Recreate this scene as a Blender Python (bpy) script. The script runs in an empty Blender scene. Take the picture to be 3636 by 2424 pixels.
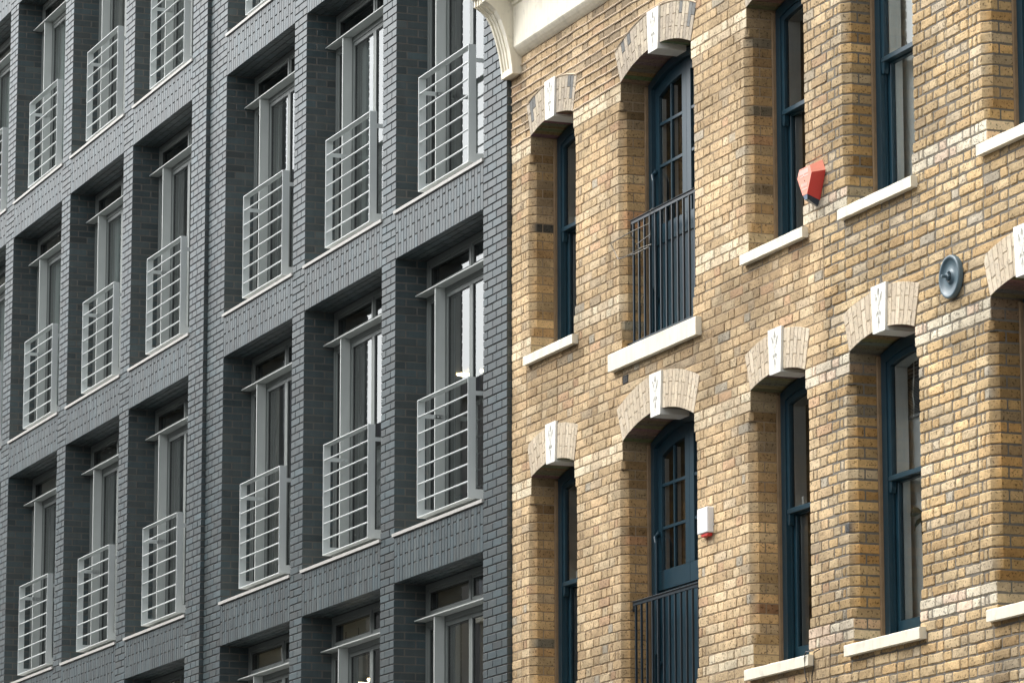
import bpy, math, random
import numpy as np
from mathutils import Matrix, Vector
random.seed(11)
S = bpy.context.scene
C = S.collection
PI = math.pi

# ------------------------------------------------------------------ camera, sky, sun, exposure
YAW, PITCH, ROLL, FPX = 0.372284, 0.188172, -0.000657, 14819.15
CAM = Vector((33.94744, -12.98120, 0.43749))
fw = Vector((-math.cos(YAW) * math.cos(PITCH), math.sin(YAW) * math.cos(PITCH), math.sin(PITCH)))
rt = fw.cross(Vector((0, 0, 1))).normalized()
up = rt.cross(fw)
rt, up = math.cos(ROLL) * rt + math.sin(ROLL) * up, -math.sin(ROLL) * rt + math.cos(ROLL) * up
cd = bpy.data.cameras.new('camera')
cam = bpy.data.objects.new('camera', cd)
C.objects.link(cam)
cam.matrix_world = Matrix((
    (rt.x, up.x, -fw.x, CAM.x), (rt.y, up.y, -fw.y, CAM.y), (rt.z, up.z, -fw.z, CAM.z), (0, 0, 0, 1)))
cd.sensor_width = 36.0
cd.lens = FPX / 3636 * 36
cd.clip_start = 0.5
cd.clip_end = 900
S.camera = cam

SUN_DIR = Vector((-0.62, -0.78, 1.15)).normalized()      # towards the sun
w = bpy.data.worlds.new('World')
S.world = w
w.use_nodes = True
nt = w.node_tree
bg = nt.nodes['Background']
sky = nt.nodes.new('ShaderNodeTexSky')
sky.sky_type = 'NISHITA'
sky.sun_disc = False
sky.sun_elevation = math.asin(SUN_DIR.z)
sky.sun_rotation = math.atan2(SUN_DIR.x, SUN_DIR.y)
sky.air_density = 1.0
sky.dust_density = 4.0
hs = nt.nodes.new('ShaderNodeHueSaturation')
hs.inputs['Saturation'].default_value = 0.15            # overcast: the blue washed out by cloud
nt.links.new(sky.outputs[0], hs.inputs['Color'])
nt.links.new(hs.outputs[0], bg.inputs[0])
bg.inputs[1].default_value = 0.15
sd = bpy.data.lights.new('sun', 'SUN')
sd.energy = 0.55
sd.angle = math.radians(50)
sd.color = (1.0, 0.96, 0.90)
so = bpy.data.objects.new('sun', sd)
so.rotation_euler = SUN_DIR.to_track_quat('Z', 'Y').to_euler()
so.location = (0, -20, 40)
C.objects.link(so)
S.view_settings.view_transform = 'Standard'
S.view_settings.look = 'None'
S.view_settings.gamma = 1.0
S.view_settings.use_curve_mapping = False
S.view_settings.exposure = 1.38
S.render.engine = 'CYCLES'
S.cycles.max_bounces = 8
S.cycles.transparent_max_bounces = 12

def proj(X, Y, Z):
    v = Vector((X, Y, Z)) - CAM
    d = v.dot(fw)
    return 1818 + FPX * v.dot(rt) / d, 1212 - FPX * v.dot(up) / d
def inframe(pts, m=170):
    q = [proj(*p) for p in pts]
    xs = [a for a, b in q]; ys = [b for a, b in q]
    return max(xs) > -m and min(xs) < 3636 + m and max(ys) > -m and min(ys) < 2424 + m

# ------------------------------------------------------------------ materials
def mat(name, col=(.5, .5, .5), rough=.6, metal=0., attr=False, noise=0., nscale=20., bump=0., bscale=60.,
        spots=0., spotscale=55., streak=0., spec=.5, coat=0., patch=0., ptint=(1, 1, 1)):
    m = bpy.data.materials.new(name)
    m.use_nodes = True
    n = m.node_tree.nodes; L = m.node_tree.links
    b = n['Principled BSDF']
    b.inputs['Roughness'].default_value = rough
    b.inputs['Metallic'].default_value = metal
    b.inputs['Specular IOR Level'].default_value = spec
    b.inputs['Coat Weight'].default_value = coat
    geo = n.new('ShaderNodeNewGeometry')
    if attr:
        a = n.new('ShaderNodeAttribute'); a.attribute_name = 'tone'
        out = a.outputs['Color']
    else:
        r = n.new('ShaderNodeRGB'); r.outputs[0].default_value = (*col, 1)
        out = r.outputs[0]
    def mul(o, fac_socket, lo, hi):
        mr = n.new('ShaderNodeMapRange')
        mr.inputs['To Min'].default_value = lo; mr.inputs['To Max'].default_value = hi
        L.new(fac_socket, mr.inputs['Value'])
        mx = n.new('ShaderNodeVectorMath'); mx.operation = 'SCALE'
        L.new(o, mx.inputs[0]); L.new(mr.outputs[0], mx.inputs['Scale'])
        return mx.outputs[0]
    if noise:
        t = n.new('ShaderNodeTexNoise'); t.inputs['Scale'].default_value = nscale; t.inputs['Detail'].default_value = 5
        L.new(geo.outputs['Position'], t.inputs['Vector'])
        out = mul(out, t.outputs['Fac'], 1 - noise * 1.6, 1 + noise * 1.6)
    if streak:
        mp = n.new('ShaderNodeMapping'); mp.inputs['Scale'].default_value = (9, 9, .8)
        t = n.new('ShaderNodeTexNoise'); t.inputs['Scale'].default_value = 3; t.inputs['Detail'].default_value = 4
        L.new(geo.outputs['Position'], mp.inputs[0]); L.new(mp.outputs[0], t.inputs['Vector'])
        out = mul(out, t.outputs['Fac'], 1 - streak * 1.5, 1 + streak)
    if patch:
        t = n.new('ShaderNodeTexNoise'); t.inputs['Scale'].default_value = 1.1; t.inputs['Detail'].default_value = 6; t.inputs['Roughness'].default_value = .62
        L.new(geo.outputs['Position'], t.inputs['Vector'])
        r = n.new('ShaderNodeValToRGB')
        r.color_ramp.elements[0].position = .38; r.color_ramp.elements[0].color = tuple((1 - patch) * q for q in ptint) + (1,)
        r.color_ramp.elements[1].position = .62; r.color_ramp.elements[1].color = (1 + patch * .35,) * 3 + (1,)
        L.new(t.outputs['Fac'], r.inputs[0])
        mx = n.new('ShaderNodeVectorMath'); mx.operation = 'MULTIPLY'
        L.new(out, mx.inputs[0]); L.new(r.outputs[0], mx.inputs[1]); out = mx.outputs[0]
    if spots:
        t = n.new('ShaderNodeTexNoise'); t.inputs['Scale'].default_value = spotscale; t.inputs['Detail'].default_value = 2
        L.new(geo.outputs['Position'], t.inputs['Vector'])
        r = n.new('ShaderNodeValToRGB')
        r.color_ramp.elements[0].position = .34; r.color_ramp.elements[0].color = (1 - spots,) * 3 + (1,)
        r.color_ramp.elements[1].position = .41; r.color_ramp.elements[1].color = (1, 1, 1, 1)
        L.new(t.outputs['Fac'], r.inputs[0])
        mx = n.new('ShaderNodeVectorMath'); mx.operation = 'MULTIPLY'
        L.new(out, mx.inputs[0]); L.new(r.outputs[0], mx.inputs[1]); out = mx.outputs[0]
    L.new(out, b.inputs['Base Color'])
    if bump:
        t = n.new('ShaderNodeTexNoise'); t.inputs['Scale'].default_value = bscale; t.inputs['Detail'].default_value = 6
        L.new(geo.outputs['Position'], t.inputs['Vector'])
        bp = n.new('ShaderNodeBump'); bp.inputs['Strength'].default_value = bump; bp.inputs['Distance'].default_value = .006
        L.new(t.outputs['Fac'], bp.inputs['Height']); L.new(bp.outputs[0], b.inputs['Normal'])
    return m

def glassmat(name, tint, ior=1.75, wave=0.0, trans=.85):
    m = bpy.data.materials.new(name); m.use_nodes = True
    n = m.node_tree.nodes; L = m.node_tree.links
    n.remove(n['Principled BSDF'])
    o = n['Material Output']
    f = n.new('ShaderNodeFresnel'); f.inputs['IOR'].default_value = ior
    tr = n.new('ShaderNodeBsdfTransparent'); tr.inputs[0].default_value = (*tint, 1)
    g = n.new('ShaderNodeBsdfGlossy'); g.inputs['Roughness'].default_value = 0.0
    g.inputs['Color'].default_value = (.97, 1, .99, 1)
    mx = n.new('ShaderNodeMixShader')
    L.new(f.outputs[0], mx.inputs[0]); L.new(tr.outputs[0], mx.inputs[1]); L.new(g.outputs[0], mx.inputs[2])
    L.new(mx.outputs[0], o.inputs[0])
    if wave:
        geo = n.new('ShaderNodeNewGeometry')
        t = n.new('ShaderNodeTexNoise'); t.inputs['Scale'].default_value = 2.2
        L.new(geo.outputs['Position'], t.inputs['Vector'])
        bp = n.new('ShaderNodeBump'); bp.inputs['Strength'].default_value = wave; bp.inputs['Distance'].default_value = .01
        L.new(t.outputs['Fac'], bp.inputs['Height']); L.new(bp.outputs[0], g.inputs['Normal']); L.new(bp.outputs[0], f.inputs['Normal'])
    return m

def emit(name, col, s):
    m = bpy.data.materials.new(name); m.use_nodes = True
    b = m.node_tree.nodes['Principled BSDF']
    b.inputs['Base Color'].default_value = (*col, 1)
    b.inputs['Emission Color'].default_value = (*col, 1); b.inputs['Emission Strength'].default_value = s
    return m

M = dict(
    slate=mat('slate_brick', attr=True, rough=.40, noise=.14, nscale=7, bump=.15, bscale=90, spec=.68, streak=.16, patch=.16),
    slatem=mat('slate_mortar', (.13, .122, .11), .95, noise=.15, nscale=7, bump=.4),
    stock=mat('stock_brick', attr=True, rough=.92, noise=.20, nscale=30, bump=.75, bscale=75, spots=.62, spotscale=62, spec=.2, patch=.36, ptint=(1, .98, .95)),
    stockm=mat('stock_mortar', attr=True, rough=.95, noise=.22, nscale=25, bump=.8, bscale=120, spec=.15),
    gauged=mat('gauged_arch_brick', attr=True, rough=.9, noise=.16, nscale=22, bump=.4, bscale=80, spots=.4, spotscale=45, spec=.2, streak=.06),
    bead=mat('ribbon_pointing', (.62, .50, .36), .9, noise=.1, bump=.3),
    stone=mat('painted_stone', (.80, .75, .61), .6, noise=.08, nscale=5, bump=.10, bscale=30, streak=.13, spots=.12, spotscale=9),
    key=mat('white_keystone_paint', (.80, .79, .73), .6, noise=.04, nscale=12, bump=.1),
    metal=mat('grey_window_metal', (.21, .23, .22), .45, noise=.03, nscale=3, streak=.04),
    fin=mat('pale_window_metal', (.50, .53, .51), .5, noise=.05, nscale=5, bump=.03, streak=.05),
    dframe=mat('dark_window_gasket', (.035, .04, .04), .5),
    rail=mat('silver_grey_rail', (.64, .68, .67), .42, noise=.05, nscale=6, streak=.05, spec=.5),
    sill=mat('weathered_metal_sill', (.45, .44, .41), .5, noise=.1, nscale=14, streak=.1),
    blue=mat('petrol_blue_paint', (.011, .040, .060), .30, noise=.12, nscale=10, bump=.05, bscale=25, spec=.5, streak=.08),
    black=mat('black_iron_paint', (.012, .022, .03), .35, noise=.1, spec=.5),
    whitep=mat('white_sash_paint', (.82, .83, .80), .5, noise=.05, streak=.1),
    fillet=mat('tan_mortar_fillet', (.24, .165, .095), .95, noise=.2, nscale=14, bump=.6),
    room=mat('room_plaster', (.20, .21, .20), .9, noise=.05, nscale=1),
    roomd=mat('dark_room_plaster', (.12, .13, .135), .9, noise=.05, nscale=1),
    ceil=mat('white_ceiling', (.55, .55, .52), .9),
    blindm=mat('grey_roller_blind', (.75, .76, .74), .8, noise=.04, nscale=2, streak=.04),
    slatm=mat('grey_blind_slat', (.30, .31, .31), .6),
    wire=mat('bare_wire', (.12, .115, .10), .45, metal=.6),
    cable=mat('black_cable', (.01, .01, .012), .5),
    disc=mat('blue_grey_iron_paint', (.085, .13, .155), .40, noise=.12, nscale=30, bump=.15, bscale=80),
    red=mat('red_plastic', (.60, .045, .035), .4, noise=.03, nscale=30),
    pink=mat('salmon_plastic', (.85, .30, .21), .45, noise=.05, nscale=25, streak=.03),
    navy=mat('navy_lens_plastic', (.008, .022, .045), .25),
    lensgrey=mat('grey_lens_plastic', (.25, .32, .42), .3),
    print=mat('worn_white_print', (.88, .62, .56), .6),
    white=mat('white_plastic', (.80, .81, .82), .4, noise=.02),
    net=mat('sheer_curtain', (.86, .92, .90), .9, noise=.05, nscale=2),
    leaf=mat('dark_leaf', (.02, .035, .02), .5),
    orange=mat('orange_fabric', (.62, .10, .03), .7),
    chalk=mat('white_chalk_ink', (.6, .65, .6), .8),
    road=mat('asphalt', (.05, .05, .052), .9, noise=.15, nscale=3, bump=.3),
    pave=mat('paving_stone', (.26, .26, .25), .9, noise=.1, nscale=3, bump=.2),
    roof=mat('slate_roof', (.10, .10, .11), .8),
    opp=mat('opposite_brick', (.16, .155, .15), .9, noise=.15, nscale=2),
    opp2=mat('opposite_render', (.15, .16, .165), .9, noise=.1, nscale=1),
    glass=glassmat('clear_window_glass', (.95, .99, .98), 2.7),
    oldglass=glassmat('old_window_glass', (.95, .97, .96), 1.55, wave=.25),
    lamp=emit('warm_lamp_glow', (1, .78, .45), 14.0),
)

# ------------------------------------------------------------------ mesh helpers
def mesh_from(name, V, F, m, tone=None, smooth=False):
    me = bpy.data.meshes.new(name)
    me.from_pydata([tuple(v) for v in V], [], F)
    if tone is not None:
        a = me.color_attributes.new('tone', 'FLOAT_COLOR', 'POINT')
        a.data.foreach_set('color', np.asarray(tone, dtype=np.float32).ravel())
    me.materials.append(m)
    if smooth:
        me.polygons.foreach_set('use_smooth', [True] * len(me.polygons))
    me.update()
    return me
def link(name, me, parent=None, loc=(0, 0, 0)):
    o = bpy.data.objects.new(name, me); C.objects.link(o)
    o.location = loc
    if parent: o.parent = parent
    return o
def tag(o, label=None, cat=None, group=None, kind=None):
    if label: o['label'] = label
    if cat: o['category'] = cat
    if group: o['group'] = group
    if kind: o['kind'] = kind
    return o

class MB:
    def __init__(s): s.V = []; s.F = []; s.T = []
    def add(s, V, F, tone=(1, 1, 1)):
        k = len(s.V); s.V += [tuple(v) for v in V]; s.F += [tuple(i + k for i in f) for f in F]
        s.T += [(*t, 1) for t in tone] if isinstance(tone, list) else [(*tone, 1)] * len(V)
    def box(s, x0, x1, y0, y1, z0, z1, tone=(1, 1, 1), b=0):
        if b: V, F = cbox(x0, x1, y0, y1, z0, z1, b)
        else:
            V = [(x, y, z) for z in (z0, z1) for y in (y0, y1) for x in (x0, x1)]
            F = [(0, 2, 3, 1), (4, 5, 7, 6), (0, 1, 5, 4), (2, 6, 7, 3), (0, 4, 6, 2), (1, 3, 7, 5)]
        s.add(V, F, tone); return s
    def tube(s, pts, r, n=6, tone=(1, 1, 1), closed=False):
        pts = [Vector(p) for p in pts]; V = []; F = []
        for i, p in enumerate(pts):
            a = pts[max(i - 1, 0)]; c = pts[min(i + 1, len(pts) - 1)]
            d = (c - a).normalized()
            u = d.cross(Vector((0, 0, 1)))
            if u.length < .05: u = d.cross(Vector((1, 0, 0)))
            u.normalize(); v = d.cross(u)
            for j in range(n):
                t = 2 * PI * j / n
                V.append(p + r * (math.cos(t) * u + math.sin(t) * v))
        for i in range(len(pts) - 1):
            for j in range(n):
                F.append((i * n + j, i * n + (j + 1) % n, (i + 1) * n + (j + 1) % n, (i + 1) * n + j))
        F.append(tuple(range(n - 1, -1, -1))); F.append(tuple((len(pts) - 1) * n + j for j in range(n)))
        s.add(V, F, tone); return s
    def extrude(s, poly, axis, a0, a1, tone=(1, 1, 1)):
        """poly: 2D points in the two other axes (in xyz order); extruded along axis"""
        n = len(poly); V = []
        for a in (a0, a1):
            for p, q in poly:
                V.append({'x': (a, p, q), 'y': (p, a, q), 'z': (p, q, a)}[axis])
        F = [tuple(range(n - 1, -1, -1)), tuple(range(n, 2 * n))]
        F += [(i, (i + 1) % n, n + (i + 1) % n, n + i) for i in range(n)]
        s.add(V, F, tone); return s
    def make(s, name, m, parent=None, loc=(0, 0, 0), smooth=False):
        return link(name, mesh_from(name, s.V, s.F, m, s.T, smooth), parent, loc)
    def mesh(s, name, m, smooth=False):
        return mesh_from(name, s.V, s.F, m, s.T, smooth)

def cbox(x0, x1, y0, y1, z0, z1, b):
    """box with every edge chamfered"""
    lo = (x0, y0, z0); hi = (x1, y1, z1); V = []; idx = {}
    for sx in (0, 1):
        for sy in (0, 1):
            for sz in (0, 1):
                c = [hi[i] if (sx, sy, sz)[i] else lo[i] for i in range(3)]
                for ax in range(3):
                    p = list(c)
                    for i in range(3):
                        if i != ax: p[i] += -b if (sx, sy, sz)[i] else b
                    idx[(sx, sy, sz, ax)] = len(V); V.append(p)
    F = []
    for ax in range(3):
        o = [i for i in range(3) if i != ax]
        for s_ in (0, 1):
            q = []
            for a, c in ((0, 0), (1, 0), (1, 1), (0, 1)):
                k = [0, 0, 0]; k[ax] = s_; k[o[0]] = a; k[o[1]] = c
                q.append(idx[(*k, ax)])
            F.append(tuple(q))
    for ax in range(3):
        o = [i for i in range(3) if i != ax]
        for a in (0, 1):
            for c in (0, 1):
                k0 = [0, 0, 0]; k0[o[0]] = a; k0[o[1]] = c; k1 = list(k0); k1[ax] = 1
                F.append((idx[(*k0, o[0])], idx[(*k0, o[1])], idx[(*k1, o[1])], idx[(*k1, o[0])]))
    for sx in (0, 1):
        for sy in (0, 1):
            for sz in (0, 1):
                F.append(tuple(idx[(sx, sy, sz, ax)] for ax in range(3)))
    return V, F

class Pieces:
    """collects single bricks; the 300 that show largest become objects, the rest one joined part"""
    def __init__(s, name, m): s.name = name; s.m = m; s.L = []
    def add(s, V, F, tone):
        q = [proj(*v) for v in V[::3]]
        xs = [a for a, b in q]; ys = [b for a, b in q]
        vis = max(xs) > 0 and min(xs) < 3636 and max(ys) > 0 and min(ys) < 2424
        near = max(xs) > -170 and min(xs) < 3806 and max(ys) > -170 and min(ys) < 2594
        if not near: return
        A = (min(max(xs), 3636) - max(min(xs), 0)) * (min(max(ys), 2424) - max(min(ys), 0)) if vis else 0
        s.L.append((A, V, F, tone))
    def emit(s, parent, n=300):
        s.L.sort(key=lambda t: -t[0])
        for A, V, F, tone in s.L[:n]:
            c = Vector(tuple(sum(v[i] for v in V) / len(V) for i in range(3)))
            me = mesh_from(s.name, [Vector(v) - c for v in V], F, s.m, [(*t, 1) for t in tone] if isinstance(tone, list) else [(*tone, 1)] * len(V))
            link(s.name, me, parent, c)
        if len(s.L) > n:
            mb = MB()
            for A, V, F, tone in s.L[n:]: mb.add(V, F, tone)
            tag(mb.make(s.name, s.m, parent), kind='stuff')

def R(a, b): return random.uniform(a, b)

def rough_prism(poly, z0, z1, b, jit, xf=None, shear=None):
    """plan outline extruded in z with worn, slightly irregular edges"""
    n = len(poly); cx = sum(p[0] for p in poly) / n; cy = sum(p[1] for p in poly) / n
    nrm = []
    for i in range(n):
        p0 = poly[i - 1]; p1 = poly[(i + 1) % n]
        t = Vector((p1[0] - p0[0], p1[1] - p0[1])); t = t.normalized() if t.length > 1e-6 else Vector((1, 0))
        q = Vector((-t.y, t.x))
        if q.dot(Vector((cx - poly[i][0], cy - poly[i][1]))) < 0: q = -q
        nrm.append(q)
    V = []
    jz = [(R(-jit, jit) * .8, R(-jit, jit) * .8) for _ in range(n)]
    for r, (z, ins) in enumerate(((z0, b), (z0 + b, 0), ((z0 + z1) / 2, -jit * .3), (z1 - b, 0), (z1, b))):
        for i, (x, y) in enumerate(poly):
            k = ins + R(0, jit)
            px = x + nrm[i].x * k; py = y + nrm[i].y * k
            zz = z + (jz[i][0] if r < 2 else jz[i][1] if r > 2 else 0)
            if shear: px += shear(px, (zz - z0) / (z1 - z0))
            V.append(xf(px, py, zz) if xf else (px, py, zz))
    F = [tuple(range(n - 1, -1, -1)), tuple(range(4 * n, 5 * n))]
    for r in range(4):
        F += [(r * n + i, r * n + (i + 1) % n, (r + 1) * n + (i + 1) % n, (r + 1) * n + i) for i in range(n)]
    return V, F

# ==================================================================== THE DARK BRICK BUILDING
PER, PW, FL = 2.70, 0.382, 3.075
OP = PER - PW
dark = bpy.data.objects.new('brick_building', None); C.objects.link(dark)
dark.location = (-8, 0, -1.2)
D0 = -Vector(dark.location)
tag(dark, 'modern dark slate-grey brick building with rows of deep-set windows and pale grey balcony railings', 'building')
def dloc(x=0, y=0, z=0): return Vector((x, y, z)) + D0
class Shift:      # parent whose children are built in world coordinates
    pass
def make_in(mb, name, m, root, smooth=False):
    o = mb.make(name, m, root, -Vector(root.location), smooth); return o

SOFF = [5.486 + FL * k for k in range(-1, 5)]       # 2.411, 5.486, 8.561, 11.636, 14.711, 17.786
BAND = .428
DBR = Pieces('brick', M['slate']); DSO = Pieces('soldier_brick', M['slate']); DSF = Pieces('soffit_brick', M['slate'])
def slate_tone(soft=1.0):
    g = R(.78, 1.18) * soft
    if random.random() < .10: g *= .74
    if random.random() < .06: g *= 1.25
    t = R(-.012, .012)
    return ((.049 + t * .45) * g, .069 * g, (.073 - t * .3) * g)
SECTB = 0.0; SECTA = -.04
opens = []      # (x0, x1, yoff)
xB = [(-2 * PER - OP, -2 * PER), (-PER - OP, -PER), (-OP, 0.0)]
for a, b in xB: opens.append((a, b, SECTB))
xA0 = -2 * PER - OP - 1.1385
for k in range(5): opens.append((xA0 - OP - k * PER, xA0 - k * PER, SECTA))
piers = []      # (x0, x1, yoff, kind)
piers.append((0.0, .580, SECTB, 'w'))
piers.append((-PER, -PER + PW, SECTB, 'n')); piers.append((-2 * PER, -2 * PER + PW, SECTB, 'n'))
piers.append((-8.312, -2 * PER - OP, SECTB, 'w'))
piers.append((xA0, -8.322, SECTA, 'w'))
for k in range(1, 5): piers.append((xA0 - k * PER, xA0 - k * PER + PW, SECTA, 'n'))
piers.append((xA0 - 5 * PER, xA0 - 5 * PER + PW, SECTA, 'n'))
H = .075; JT = .010; REV = .318
ZB, ZT = -1.2, 19.0
core = MB()
def cb(x0, x1, y0, y1, z0, z1, P=DBR, b=.003, soft=1.0):
    x0 += R(0, .0015); x1 -= R(0, .0015); y0 += R(0, .0018); z0 += R(-.0008, .0008); z1 += R(-.0008, .0008)
    V, F = cbox(x0, x1, y0, y1, z0, z1, b)
    P.add(V, F, slate_tone(soft))
for (x0, x1, yo, kind) in piers:
    core.box(x0 + .006, x1 - .003, yo + .011, .36, ZB, ZT)
    W = x1 - x0
    if not inframe([(x0, yo, 4), (x1, yo, 15)]): continue
    k = 0
    z = SOFF[1] % H - H + .0
    while z < 16:
        if z > 2.0:
            za, zb = z + JT / 2, z + H - JT / 2
            s = W / .382 if kind == 'n' else 1
            if kind == 'n':
                if k % 2: seq = [(.124, .214), (.258, .104)]
                else: seq = [(.258, .104), (.124, .214)]
            else:
                if k % 2: seq = [(.110, .214), (W - .110 - .258, .104), (.258, .104)]
                else: seq = [(.234, .104), (W - .234 - .124, .104), (.124, .214)]
            x = x0
            for i, (l, d) in enumerate(seq):
                xe = x + l
                first = i == 0; last = i == len(seq) - 1
                cb(x + (0 if first else JT / 2), xe - (0 if last else JT / 2), yo, yo + d, za, zb)
                if last:          # the jamb behind the corner brick
                    if d < .15: cb(xe - .10, xe, yo + d + JT, yo + REV, za, zb)
                    else: cb(xe - .10, xe, yo + d + JT, yo + REV, za, zb)
                if first:
                    if d < .15: cb(x, x + .10, yo + d + JT, yo + REV, za, zb)
                    else: cb(x, x + .10, yo + d + JT, yo + REV, za, zb)
                x = xe
        z += H; k += 1
# spandrel bands: staggered upright bricks, soffit bricks beneath
for (x0, x1, yo) in opens:
    for s in SOFF:
        core.box(x0 - .02, x1 + .02, yo + .010, .42, s + .008, s + BAND - .004)
        if not inframe([(x0, yo, s - .2), (x1, yo, s + .6)]): continue
        n = 31; pw = (x1 - x0 - .006) / n
        for i in range(n):
            xa = x0 + .003 + i * pw + .0035; xb = x0 + .003 + (i + 1) * pw - .0035
            cuts = [s, s + .128, s + .128 + .226, s + BAND] if i % 2 else [s, s + .242, s + BAND]
            for j in range(len(cuts) - 1):
                cb(xa, xb, yo + .0006, yo + .07, cuts[j] + (0 if j == 0 else .006), cuts[j + 1] - .006, DSO, .0025)
        for r in range(3):
            nb = 10; lw = (x1 - x0) / nb
            for i in range(-1, nb):
                xa = x0 + (i + (.5 if r % 2 else 0)) * lw + .005; xb = min(xa + lw - .01, x1 - .003); xa = max(xa, x0 + .003)
                if xb - xa < .03: continue
                cb(xa, xb, yo + .08 + r * .078, yo + .08 + r * .078 + .068, s, s + .03, DSF, .003)
# movement joint and the rest of the carcass
make_in(core, 'mortar_core', M['slatem'], dark)
car = MB()
car.box(-24, .57, 6.0, 6.3, ZB, ZT)
car.box(.45, .57, .42, 6.0, ZB, ZT)
car.box(-24, -23.7, .42, 6.0, ZB, ZT)
make_in(car, 'wall', M['roomd'], dark)
for s in [-.664] + SOFF:
    fl = MB(); fl.box(-23.7, .45, .47, 6.0, s + .10, s + .36)
    make_in(fl, 'floor_slab', M['ceil'], dark)
mj = MB(); mj.box(-8.325, -8.306, .03, .2, ZB, ZT)
make_in(mj, 'movement_joint', M['dframe'], dark)

# one window assembly, x from 0 to OP, z relative to the soffit above it
ZS = -(FL - BAND)           # top of the band below
def win_meshes():
    y = .315
    out = {}
    f = MB()
    def ring(x0, x1, z0, z1, y0, y1, w_):
        f.box(x0, x1, y0, y1, z0, z0 + w_, b=.002); f.box(x0, x1, y0, y1, z1 - w_, z1, b=.002)
        f.box(x0, x0 + w_, y0, y1, z0 + w_, z1 - w_); f.box(x1 - w_, x1, y0, y1, z0 + w_, z1 - w_)
    sh = -.353
    ring(.001, OP - .001, sh + .014, -.001, y, .42, .055)
    ring(.001, OP - .001, ZS + .004, sh, y, .42, .05)
    f.box(1.134, 1.186, y, .42, sh + .069, -.056)
    for xm in (.486, 1.806): f.box(xm, xm + .026, y, .42, ZS + .054, sh - .05)
    # door leaves stand a little back, with a stepped edge
    for a, b in ((.514, 1.158), (1.162, 1.804)):
        ring(a, b, ZS + .056, sh - .052, y + .009, .40, .040)
    for a, b in ((.058, 1.132), (1.188, OP - .058)):
        ring(a, b, sh + .071, -.058, y + .010, .40, .026)
    for a, b in ((.053, .484), (1.834, OP - .053)):
        ring(a, b, ZS + .056, sh - .052, y + .010, .40, .022)
    out['frame'] = f.mesh('frame', M['metal'])
    g = MB()
    def gring(x0, x1, z0, z1):
        e = .007
        for q in ((x0, x1, z0, z0 + e), (x0, x1, z1 - e, z1), (x0, x0 + e, z0 + e, z1 - e), (x1 - e, x1, z0 + e, z1 - e)):
            g.box(q[0], q[1], y + .0195, .385, q[2], q[3])
    panes = [(.554, 1.118, ZS + .096, sh - .092), (1.202, 1.764, ZS + .096, sh - .092), (.084, 1.106, sh + .097, -.084),
             (1.214, OP - .084, sh + .097, -.084), (.075, .462, ZS + .078, sh - .074), (1.856, OP - .075, ZS + .078, sh - .074)]
    for p in panes: gring(*p)
    out['gasket'] = g.mesh('gasket', M['dframe'])
    out['panes'] = []
    for (a, b, c, d) in panes:
        p = MB(); p.add([(a, .340, c), (b, .340, c), (b, .340, d), (a, .340, d)], [(0, 1, 2, 3)])
        out['panes'].append(p.mesh('pane', M['glass']))
    s = MB(); s.box(.002, OP - .002, .200, y - .001, sh, sh + .013, b=.002)
    out['canopy'] = s.mesh('canopy', M['fin'])
    out['fins'] = []
    for xf in (.489, 1.809):
        q = MB(); q.box(xf, xf + .022, .215, y - .001, ZS + .03, sh - .0015, b=.002)
        out['fins'].append(q.mesh('fin', M['fin']))
    t = MB(); t.extrude([(-.017, ZS + .004), (-.017, ZS + .034), (y, ZS + .052), (y, ZS + .004)], 'x', -.022, OP + .012)
    out['sill'] = t.mesh('sill', M['sill'])
    return out
WM = win_meshes()
def rail_meshes():
    ya, yb = .042, .117; z0 = ZS + .115; z1 = z0 + 1.1; xl, xr = .501, 1.831; t = .010
    out = []
    def bx(name, *a, mt='rail', b=.0015):
        m_ = MB(); m_.box(*a, b=b); out.append((name, m_.mesh(name, M[mt])))
    bx('side_plate', xl, xl + t, ya, yb, z0, z1); bx('side_plate', xr - t, xr, ya, yb, z0, z1)
    bx('top_plate', xl + t, xr - t, ya + .001, yb, z1 - t, z1); bx('bottom_plate', xl + t, xr - t, ya + .001, yb, z0, z0 + t)
    for i in range(6):
        z = z0 + 1.1 / 7 * (i + 1)
        m_ = MB(); m_.box(xl + t, xr - t, ya + .006, ya + .024, z - .006, z + .006, b=.003)
        out.append(('bar', m_.mesh('bar', M['rail'])))
    for x in (xl, xr - t):
        m_ = MB(); m_.box(x, x + t, yb, .300, z1 - .165, z1 - .125, b=.001)
        for yy in (.245, .280):
            n = 8; c = [(yy + .009 * math.cos(j * PI / 4), z1 - .145 + .009 * math.sin(j * PI / 4)) for j in range(n)]
            m_.extrude(c, 'x', x + t - .001, x + t + .006)
        out.append(('bracket', m_.mesh('bracket', M['rail'])))
        m_ = MB(); m_.box(x, x + t, yb, .300, z0, z0 + .085, b=.001)
        c = [(.20 + .007 * math.cos(j * PI / 4), z0 + .05 + .007 * math.sin(j * PI / 4)) for j in range(8)]
        m_.extrude(c, 'x', x + t - .001, x + t + .004)
        out.append(('bracket', m_.mesh('bracket', M['rail'])))
    g = MB()
    for i in range(16):
        yy = yb + .004 + i * .0118
        g.box(xl + t, xr - t, yy, yy + .007, z0 - .004, z0 + .014)
    for i in range(18): g.box(xl + t + i * .075, xl + t + i * .075 + .004, yb, .305, z0 + .002, z0 + .012)
    out.append(('grating', g.mesh('grating', M['metal'])))
    return out
RM = rail_meshes()
bay_no = 0
lev = {}
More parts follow.
